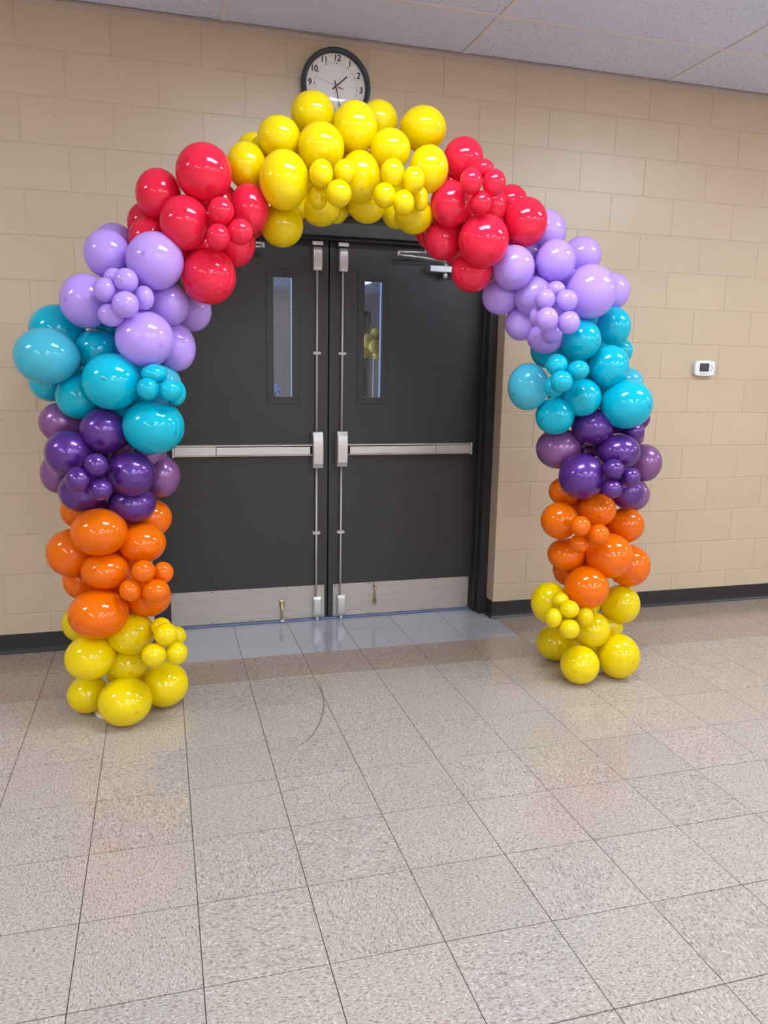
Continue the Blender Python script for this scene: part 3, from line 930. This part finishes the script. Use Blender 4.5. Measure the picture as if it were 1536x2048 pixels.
WORD = {'y': 'yellow', 'r': 'red', 'v': 'lavender', 't': 'teal', 'l': 'light teal', 'p': 'pearl purple', 'q': 'pale purple', 'o': 'orange'}
BALLOONS = """
v -2.020 -0.680 1.916 0.084 0.088
v -2.041 -0.850 1.862 0.086 0.091
v -1.867 -0.950 1.834 0.107 0.107
v -2.124 -0.880 1.683 0.095 0.102
v -1.822 -0.850 1.684 0.082 0.084
v -1.724 -0.680 1.673 0.079 0.085
v -1.915 -0.960 1.546 0.110 0.106
v -1.795 -0.800 1.520 0.077 0.095
vs -1.971 -1.040 1.750 0.044 0.044
vs -2.045 -1.030 1.714 0.042 0.044
vs -1.911 -1.000 1.694 0.037 0.045
vs -1.975 -1.070 1.663 0.048 0.048
vs -2.028 -1.010 1.628 0.048 0.044
vs -2.015 -0.980 1.762 0.037 0.037
t -2.248 -0.720 1.575 0.107 0.103
l -2.269 -0.920 1.474 0.115 0.106
t -2.093 -0.800 1.500 0.087 0.087
t -2.039 -0.960 1.385 0.110 0.108
t -2.285 -0.700 1.377 0.084 0.082
t -2.168 -0.850 1.324 0.088 0.089
l -1.860 -0.800 1.376 0.081 0.079
t -1.894 -0.960 1.215 0.118 0.109
t -2.038 -0.760 1.277 0.085 0.085
ts -1.883 -1.030 1.417 0.049 0.037
ts -1.908 -1.060 1.362 0.041 0.043
ts -1.827 -1.060 1.357 0.043 0.041
ts -1.804 -1.000 1.346 0.036 0.048
q -2.250 -0.770 1.217 0.082 0.080
p -2.080 -0.920 1.195 0.089 0.089
p -2.210 -0.930 1.112 0.088 0.087
q -2.276 -0.720 1.007 0.069 0.082
p -2.171 -0.880 0.955 0.091 0.083
p -1.982 -0.950 1.031 0.092 0.089
p -1.985 -0.890 0.901 0.092 0.076
q -1.872 -0.780 0.994 0.079 0.089
q -1.929 -0.760 1.078 0.083 0.079
ps -2.102 -1.060 1.080 0.043 0.045
ps -2.167 -1.060 1.027 0.047 0.046
ps -2.090 -1.060 0.988 0.043 0.041
o -2.197 -0.740 0.856 0.078 0.076
o -2.109 -0.960 0.806 0.108 0.094
o -2.230 -0.840 0.701 0.095 0.096
o -1.916 -0.760 0.817 0.084 0.080
o -1.954 -0.900 0.742 0.095 0.081
o -2.095 -0.940 0.645 0.093 0.074
o -2.201 -0.750 0.561 0.079 0.081
o -1.937 -0.880 0.509 0.092 0.080
o -2.125 -0.970 0.479 0.117 0.097
os -1.948 -1.050 0.662 0.045 0.045
os -1.876 -0.990 0.638 0.041 0.044
os -1.998 -1.040 0.587 0.044 0.044
os -1.904 -1.060 0.583 0.052 0.047
y -2.213 -0.760 0.378 0.078 0.080
y -2.011 -0.900 0.364 0.096 0.086
y -2.171 -0.930 0.285 0.097 0.091
y -2.035 -0.860 0.225 0.088 0.075
y -2.197 -0.808 0.080 0.084 0.080
y -1.888 -0.816 0.097 0.103 0.097
y -2.042 -0.963 0.098 0.108 0.098
ys -1.873 -1.040 0.397 0.047 0.047
ys -1.891 -0.960 0.403 0.041 0.039
ys -1.833 -0.950 0.356 0.041 0.041
ys -1.921 -1.060 0.322 0.048 0.047
ys -1.834 -1.040 0.316 0.044 0.048
r -1.680 -0.950 2.160 0.105 0.107
r -1.846 -0.860 2.089 0.086 0.095
r -1.756 -0.960 1.975 0.092 0.100
r -1.510 -0.910 2.051 0.077 0.095
r -1.897 -0.700 2.008 0.074 0.080
r -1.883 -0.820 1.930 0.082 0.084
rs -1.628 -1.050 2.012 0.048 0.049
rs -1.640 -1.060 1.918 0.043 0.048
rs -1.560 -1.050 1.942 0.046 0.048
r -1.552 -0.830 1.939 0.076 0.098
r -1.670 -0.920 1.792 0.106 0.108
r -1.483 -0.750 2.039 0.067 0.073
y -1.512 -0.850 2.223 0.078 0.088
y -1.464 -0.700 2.322 0.067 0.067
y -1.386 -0.870 2.332 0.084 0.080
y -1.383 -0.970 2.154 0.096 0.111
y -1.371 -0.830 2.010 0.087 0.083
y -1.235 -0.780 2.457 0.090 0.087
y -1.230 -0.920 2.298 0.092 0.092
y -1.082 -0.870 2.397 0.090 0.100
y -0.950 -0.740 2.467 0.081 0.084
y -1.073 -0.920 2.202 0.082 0.100
y -0.944 -0.900 2.319 0.084 0.080
y -0.780 -0.820 2.433 0.098 0.089
y -0.788 -0.930 2.251 0.081 0.093
y -1.209 -0.820 2.094 0.084 0.075
y -1.129 -0.740 2.119 0.059 0.071
y -1.018 -0.830 2.117 0.080 0.076
y -0.873 -0.770 2.108 0.064 0.070
y -0.820 -0.850 2.087 0.081 0.079
y -1.130 -0.740 2.301 0.083 0.087
ys -1.256 -1.060 2.169 0.045 0.052
ys -1.164 -1.050 2.183 0.043 0.047
ys -1.196 -1.090 2.096 0.049 0.051
ys -1.255 -0.990 2.098 0.039 0.046
ys -0.978 -1.060 2.195 0.046 0.052
ys -0.895 -1.070 2.172 0.044 0.051
ys -1.008 -1.060 2.109 0.044 0.048
ys -0.937 -1.080 2.084 0.042 0.048
ys -0.839 -0.990 2.121 0.032 0.047
r -0.609 -0.850 2.323 0.085 0.088
r -0.686 -0.920 2.127 0.083 0.094
r -0.553 -0.970 1.982 0.106 0.110
r -0.336 -0.900 2.081 0.096 0.103
r -0.351 -0.780 2.181 0.073 0.075
r -0.682 -0.820 2.004 0.081 0.090
r -0.698 -0.720 2.049 0.068 0.079
r -0.551 -0.850 1.867 0.089 0.084
r -0.489 -0.900 2.139 0.059 0.076
rs -0.657 -1.070 2.186 0.045 0.051
rs -0.559 -1.070 2.187 0.047 0.053
rs -0.583 -1.010 2.250 0.043 0.040
rs -0.603 -1.050 2.114 0.044 0.046
v -0.189 -0.800 2.064 0.094 0.098
v -0.385 -0.910 1.890 0.092 0.095
v -0.193 -0.920 1.926 0.087 0.091
v 0.005 -0.790 1.973 0.088 0.087
v -0.030 -0.950 1.800 0.112 0.119
v 0.182 -0.770 1.826 0.087 0.087
v -0.268 -0.880 1.778 0.088 0.086
v -0.386 -0.790 1.780 0.083 0.083
v -0.282 -0.800 1.666 0.075 0.079
v -0.189 -0.860 1.605 0.083 0.076
vs -0.205 -0.950 1.616 0.046 0.042
vs -0.303 -1.060 1.750 0.043 0.044
vs -0.203 -1.060 1.748 0.047 0.046
vs -0.224 -1.000 1.797 0.040 0.036
vs -0.299 -1.080 1.668 0.047 0.050
vs -0.192 -1.070 1.658 0.047 0.049
vs -0.304 -1.000 1.683 0.034 0.041
t 0.172 -0.820 1.662 0.084 0.093
t -0.047 -0.920 1.594 0.092 0.092
t 0.252 -0.770 1.555 0.060 0.062
t 0.105 -0.920 1.480 0.091 0.098
l 0.311 -0.770 1.400 0.070 0.077
t 0.184 -0.960 1.312 0.118 0.113
l -0.256 -0.850 1.383 0.093 0.108
t -0.020 -0.920 1.339 0.086 0.086
t -0.130 -0.880 1.253 0.089 0.086
t -0.116 -0.760 1.551 0.086 0.086
ts -0.205 -1.010 1.481 0.049 0.048
ts -0.127 -1.060 1.461 0.047 0.042
ts -0.215 -1.080 1.412 0.048 0.047
ts -0.207 -1.000 1.388 0.044 0.048
t 0.133 -0.740 1.416 0.091 0.091
q -0.059 -0.800 1.095 0.106 0.097
p 0.066 -0.880 1.202 0.097 0.087
p 0.178 -0.930 1.092 0.101 0.086
q 0.411 -0.800 1.020 0.086 0.093
p -0.013 -0.950 0.981 0.106 0.106
ps 0.284 -0.870 1.180 0.059 0.052
p 0.369 -0.800 1.239 0.048 0.058
q 0.358 -0.770 1.149 0.054 0.054
p 0.262 -0.900 0.894 0.079 0.081
q 0.347 -0.820 0.867 0.081 0.081
p 0.212 -0.700 1.037 0.084 0.084
ps 0.078 -1.060 1.028 0.047 0.046
ps 0.176 -1.050 0.987 0.043 0.046
ps 0.079 -1.060 0.938 0.044 0.043
o 0.002 -0.780 0.885 0.080 0.072
o -0.074 -0.880 0.764 0.089 0.088
o 0.109 -0.900 0.813 0.088 0.080
o 0.301 -0.850 0.723 0.088 0.088
o -0.005 -0.840 0.588 0.091 0.079
o 0.159 -0.950 0.600 0.111 0.107
o 0.341 -0.840 0.515 0.105 0.106
o 0.065 -0.750 0.483 0.080 0.080
o 0.038 -0.970 0.457 0.104 0.103
o 0.202 -0.740 0.666 0.085 0.085
os -0.063 -1.050 0.771 0.047 0.046
os 0.027 -1.060 0.730 0.050 0.048
os -0.026 -0.990 0.675 0.047 0.043
y -0.092 -0.860 0.358 0.089 0.100
y 0.313 -0.840 0.317 0.095 0.098
y 0.099 -0.940 0.235 0.088 0.088
y 0.274 -0.800 0.193 0.076 0.076
y 0.043 -0.708 0.092 0.102 0.092
y 0.005 -1.010 0.092 0.092 0.092
y 0.224 -0.990 0.109 0.101 0.109
y 0.205 -0.800 0.082 0.081 0.081
ys -0.101 -0.980 0.407 0.040 0.037
ys -0.091 -1.050 0.384 0.045 0.041
ys -0.164 -1.040 0.344 0.039 0.045
ys 0.012 -1.020 0.332 0.036 0.047
ys -0.096 -1.070 0.296 0.047 0.046
y -2.048 -0.770 0.136 0.077 0.077
y -2.053 -0.770 0.272 0.081 0.081
o -2.077 -0.770 0.429 0.080 0.080
o -2.055 -0.770 0.558 0.080 0.080
o -2.047 -0.770 0.666 0.079 0.079
o -2.072 -0.770 0.773 0.079 0.079
p -2.086 -0.770 0.900 0.074 0.074
p -2.101 -0.770 1.004 0.078 0.078
p -2.116 -0.770 1.106 0.077 0.077
t -1.934 -0.780 1.309 0.073 0.073
t -2.017 -0.770 1.417 0.076 0.076
v -1.955 -0.780 1.624 0.076 0.076
v -1.966 -0.780 1.729 0.079 0.079
v -1.935 -0.760 1.838 0.075 0.075
r -1.789 -0.760 1.903 0.072 0.072
r -1.689 -0.770 2.022 0.080 0.080
r -1.610 -0.770 2.094 0.076 0.076
r -1.582 -0.780 2.008 0.076 0.076
r -1.692 -0.770 1.916 0.072 0.072
y -1.407 -0.760 2.235 0.077 0.077
y -1.276 -0.770 2.176 0.078 0.078
y -1.245 -0.770 2.265 0.082 0.082
y -1.098 -0.770 2.209 0.083 0.083
y -0.981 -0.770 2.257 0.084 0.084
y -0.903 -0.770 2.204 0.080 0.080
y -0.815 -0.770 2.210 0.076 0.076
y -1.292 -0.800 2.101 0.057 0.057
r -0.624 -0.770 2.235 0.078 0.078
r -0.550 -0.770 2.117 0.083 0.083
r -0.455 -0.770 2.103 0.079 0.079
r -0.394 -0.770 2.075 0.080 0.080
r -0.578 -0.770 1.959 0.070 0.070
v -0.267 -0.770 1.965 0.081 0.081
v -0.174 -0.770 1.861 0.082 0.082
v -0.096 -0.780 1.753 0.083 0.083
v -0.033 -0.770 1.846 0.083 0.083
v -0.066 -0.780 1.676 0.083 0.083
v -0.202 -0.770 1.706 0.069 0.069
t -0.008 -0.770 1.473 0.085 0.085
t 0.131 -0.770 1.556 0.080 0.080
t 0.024 -0.770 1.392 0.080 0.080
t 0.160 -0.770 1.358 0.081 0.081
t 0.046 -0.770 1.263 0.076 0.076
p 0.177 -0.770 1.131 0.077 0.077
p 0.231 -0.770 0.971 0.083 0.083
p 0.209 -0.770 0.898 0.074 0.074
o 0.120 -0.770 0.788 0.083 0.083
o 0.161 -0.770 0.611 0.089 0.089
o 0.197 -0.770 0.507 0.085 0.085
o 0.119 -0.780 0.539 0.079 0.079
y 0.141 -0.770 0.316 0.085 0.085
y 0.100 -0.780 0.218 0.080 0.080
y 0.136 -0.780 0.097 0.076 0.076
t -2.160 -0.740 1.430 0.068 0.068
t -2.059 -0.730 1.594 0.064 0.064
t -1.930 -0.770 1.439 0.069 0.069
q -2.001 -0.750 1.113 0.074 0.070
t 0.112 -0.750 1.688 0.075 0.075
p 0.096 -0.740 1.104 0.068 0.073
p 0.273 -0.760 1.173 0.063 0.063
v -0.337 -0.760 2.006 0.076 0.076
t -0.037 -0.770 1.328 0.071 0.071
y -1.430 -0.750 2.311 0.057 0.057
"""
brng = random.Random(11)
for line in BALLOONS.strip().split('\n'):
    k, x, y, z, rh, rv = line.split()
    c = Vector((float(x), float(y), float(z)))
    near = min(core_pts, key=lambda p: (p - c).length)
    d = c - near
    if d.length < 0.02:
        d = Vector((0, -1, 0))
    d = d.normalized() + Vector((brng.uniform(-.35, .35), brng.uniform(-.35, .35), brng.uniform(-.35, .35)))
    me = balloon_mesh(d, float(rh), float(rv), 30 if len(k) == 1 else 24)
    me.materials.append(BAL[k[0]])
    o = obj('balloon', me, arch, None, c - AO)
    o['label'] = ('small ' if len(k) > 1 else 'large ') + WORD[k[0]] + ' balloon'
bm = bmesh.new()
tube(bm, [p - AO for p in core_pts], 0.011, 10)
obj('frame_tube', mesh('frame_tube', bm, True), arch, M['pvc'])
n = 28
for cx in (CORE[0][0], CORE[-1][0]):
    bm = bmesh.new()
    rings = []
    for r, z in ((0.0, 0.0), (0.108, 0.0), (0.112, 0.005), (0.106, 0.012), (0.03, 0.026), (0.02, 0.06), (0.0, 0.06)):
        rings.append([bm.verts.new((cx - AO.x + r * math.cos(2 * math.pi * k / n), -0.02 + r * math.sin(2 * math.pi * k / n), z)) for k in range(n)] if r > 0
                     else [bm.verts.new((cx - AO.x, -0.02, z))])
    for a, b2 in zip(rings[:-1], rings[1:]):
        for k in range(n):
            k2 = (k + 1) % n
            if len(a) == 1:
                bm.faces.new((a[0], b2[k], b2[k2]))
            elif len(b2) == 1:
                bm.faces.new((a[k], b2[0], a[k2]))
            else:
                bm.faces.new((a[k], b2[k], b2[k2], a[k2]))
    obj('base_plate', mesh('base_plate', bm, True), arch, M['pvc'])

# ---- balloon bunch in the lobby, seen through the right window
lc = tag(empty('balloon_bunch', (0.05, 3.0, 0)), 'pale yellow balloon bunch in the lobby seen through the right door window', 'balloons')
for x, y, z, r in ((0.030, 0.0, 1.705, 0.066), (-0.060, -0.02, 1.650, 0.064), (0.085, 0.01, 1.615, 0.066), (-0.010, -0.07, 1.600, 0.062),
                   (-0.075, 0.05, 1.560, 0.062), (0.045, 0.06, 1.560, 0.062), (0.03, -0.04, 1.535, 0.055)):
    me = balloon_mesh(Vector((x, y, z - 1.52)), r, r * 1.05, 20)
    me.materials.append(BAL['a'])
    obj('balloon', me, lc, None, (x, y, z + 0.045))['label'] = 'pale yellow balloon'
bm = bmesh.new()
tube(bm, [(0, 0, 0.01), (0, 0, 1.66)], 0.006, 8)
obj('stand_pole', mesh('stand_pole', bm), lc, M['pvc'])
bm = bmesh.new()
tube(bm, [(0, 0, 0.0), (0, 0, 0.012), (0, 0, 0.02)], [0.13, 0.13, 0.02], 24)
obj('stand_base', mesh('stand_base', bm), lc, M['pvc'])

# ---- notice on the lobby wall
m, nt, b = new_mat('notice_print')
v, _ = object_vec(nt, (9, 9, 9), jitter=False)
n1 = noise(nt, v, 1.0, 2.0)
rp = ramp(nt, n1, [(0.40, lin(52, 64, 92)), (0.5, lin(120, 150, 205)), (0.58, lin(222, 228, 236)), (0.66, lin(60, 62, 70))])
L(nt, rp.outputs['Color'], b.inputs['Base Color'])
b.inputs['Roughness'].default_value = 0.5
tag(obj('wall_notice', boxm('wall_notice', -0.42, -0.17, LY - 0.006, LY, 0.95, 1.20), None, m),
    'small blue and grey printed notice seen low through left door window', 'notice')

# ---- wall clock
CR = 0.174
clock = tag(empty('wall_clock', (-0.978, 0.0, 2.822)), 'round wall clock with dark rim and white dial above the doors', 'clock')
clock.rotation_euler = (0, math.radians(3.0), 0)
bm = bmesh.new()
lathe_y(bm, [(0.0, 0.0), (CR * 0.97, 0.0), (CR, -0.008), (CR, -0.034), (CR * 0.985, -0.043), (CR * 0.95, -0.047), (CR * 0.90, -0.044), (CR * 0.862, -0.034), (CR * 0.855, -0.026)], 72)
obj('rim', mesh('rim', bm, True), clock, M['bezel'])
bm = bmesh.new()
lathe_y(bm, [(0.0, -0.020), (CR * 0.87, -0.020), (CR * 0.87, -0.016)], 72)
dial = obj('dial', mesh('dial', bm), clock, M['dial'])
yt = -0.0206
tick_s = boxm('minute_mark', -0.0007, 0.0007, yt, -0.020, -0.0035, 0.0035)
tick_s.materials.append(M['ink'])
bm = bmesh.new()
lathe_y(bm, [(0, yt), (0.0032, yt), (0.0032, -0.020)], 14)
tick_l = mesh('hour_mark', bm)
tick_l.materials.append(M['ink'])
for k in range(60):
    a = math.radians(6 * k)
    rr = CR * 0.615
    o = obj('hour_mark' if k % 5 == 0 else 'minute_mark', tick_l if k % 5 == 0 else tick_s, dial, None,
            (rr * math.sin(a), 0, rr * math.cos(a)))
    o.rotation_euler = (0, a, 0)
for k in range(1, 13):
    cu = bpy.data.curves.new('numeral', 'FONT')
    cu.body = str(k)
    cu.size = 0.040
    cu.align_x = 'CENTER'
    cu.align_y = 'CENTER'
    cu.extrude = 0.0003
    cu.offset = 0.0009
    tmp = bpy.data.objects.new('numeral', cu)
    COL.objects.link(tmp)
    dg = bpy.context.evaluated_depsgraph_get()
    me = bpy.data.meshes.new_from_object(tmp.evaluated_get(dg))
    bpy.data.objects.remove(tmp, do_unlink=True)
    a = math.radians(30 * k)
    o = obj('numeral', me, dial, None, (CR * 0.745 * math.sin(a), yt, CR * 0.745 * math.cos(a)))
    me.materials.clear()
    me.materials.append(M['ink'])
    o.rotation_euler = (math.radians(90), 0, 0)
    o.scale = (0.92, 1, 1)
def hand(name, ang, ln, tail, w0, w1, y, mat):
    bm = bmesh.new()
    vs = []
    for yy in (y, y - 0.0012):
        vs.append([bm.verts.new(c) for c in ((-w0, yy, -tail), (w0, yy, -tail), (w1, yy, ln), (-w1, yy, ln))])
    bm.faces.new(vs[0])
    bm.faces.new(list(reversed(vs[1])))
    for k in range(4):
        bm.faces.new((vs[0][k], vs[1][k], vs[1][(k + 1) % 4], vs[0][(k + 1) % 4]))
    o = obj(name, mesh(name, bm), clock, M[mat])
    o.rotation_euler = (0, math.radians(ang), 0)
hand('hour_hand', 46, CR * 0.43, CR * 0.13, 0.0030, 0.0026, -0.0225, 'ink')
hand('minute_hand', 165, CR * 0.70, CR * 0.15, 0.0026, 0.0016, -0.0242, 'ink')
hand('second_hand', 285, CR * 0.60, 0.0, 0.0006, 0.0004, -0.0260, 'red')
hand('second_hand_tail', 105, CR * 0.22, -0.01, 0.0022, 0.0022, -0.0260, 'red')
bm = bmesh.new()
lathe_y(bm, [(0, -0.0285), (0.004, -0.028), (0.0045, -0.021)], 16)
obj('hand_cap', mesh('hand_cap', bm, True), clock, M['red'])
bm = bmesh.new()
prof = []
for k in range(13):
    r = CR * 0.862 * k / 12
    prof.append((r, -0.0325 - 0.013 * (1 - (k / 12) ** 2)))
lathe_y(bm, prof, 72)
obj('lens', mesh('lens', bm, True), clock, M['clockglass'])

# ---- thermostat
th = tag(empty('thermostat', (1.310, 0.0, 1.487)), 'white digital thermostat with grey screen on the block wall', 'thermostat')
def rounded(w, h, bow, y0, y1, rad, name, mat, parent, bev=0.004):
    bm = bmesh.new()
    pts = []
    n = 6
    for cxs, czs, a0 in ((1, 1, 0), (-1, 1, 90), (-1, -1, 180), (1, -1, 270)):
        for k in range(n + 1):
            a = math.radians(a0 + 90 * k / n)
            pts.append(Vector((cxs * (w / 2 - rad) + rad * math.cos(a), 0, czs * (h / 2 - rad) + rad * math.sin(a))))
        # gently bowed side to the next corner
        nxt = {(1, 1): (0, 1), (-1, 1): (-1, 0), (-1, -1): (0, -1), (1, -1): (1, 0)}[(cxs, czs)]
        pts.append(Vector((nxt[0] * (w / 2 + bow), 0, nxt[1] * (h / 2 + bow))))
    def ring(s, y):
        return [bm.verts.new((p.x * s[0], y, p.z * s[1])) for p in pts]
    s1 = (1 - 2 * bev / w, 1 - 2 * bev / h)
    rs = [ring((1, 1), y0), ring((1, 1), y1 + bev), ring(((1 + s1[0]) / 2 + .008, (1 + s1[1]) / 2 + .008), y1 + bev * .3), ring(s1, y1)]
    for a, b2 in zip(rs[:-1], rs[1:]):
        for k in range(len(pts)):
            k2 = (k + 1) % len(pts)
            bm.faces.new((a[k], a[k2], b2[k2], b2[k]))
    bm.faces.new(rs[0])
    bm.faces.new(rs[-1])
    return obj(name, mesh(name, bm), parent, mat)
rounded(0.134, 0.084, 0.003, 0.0, -0.014, 0.014, 'back_plate', M['white_plastic'], th)
body = rounded(0.138, 0.088, 0.004, -0.014, -0.032, 0.016, 'cover', M['white_plastic'], th, 0.006)
obj('screen', boxm('screen', -0.039, 0.022, -0.0332, -0.030, -0.016, 0.028, bev=0.0008), body, M['lcd'])
bm = bmesh.new()
for a in ((-0.041, -0.039), (0.022, 0.024)):
    box(bm, a[0], a[1], -0.0330, -0.031, -0.018, 0.030)
box(bm, -0.039, 0.022, -0.0330, -0.031, 0.028, 0.030)
box(bm, -0.039, 0.022, -0.0330, -0.031, -0.018, -0.016)
obj('screen_border', mesh('screen_border', bm), body, M['ink'])
bm = bmesh.new()
lathe_y(bm, [(0, -0.0345), (0.0035, -0.034), (0.0045, -0.031)], 14)
bt = mesh('button', bm, True)
bt.materials.append(M['button'])
for x, z in ((-0.029, -0.031), (-0.010, -0.031), (0.009, -0.031), (0.041, 0.016), (0.041, -0.008), (0.052, 0.004)):
    obj('button', bt, body, None, (x, 0, z))
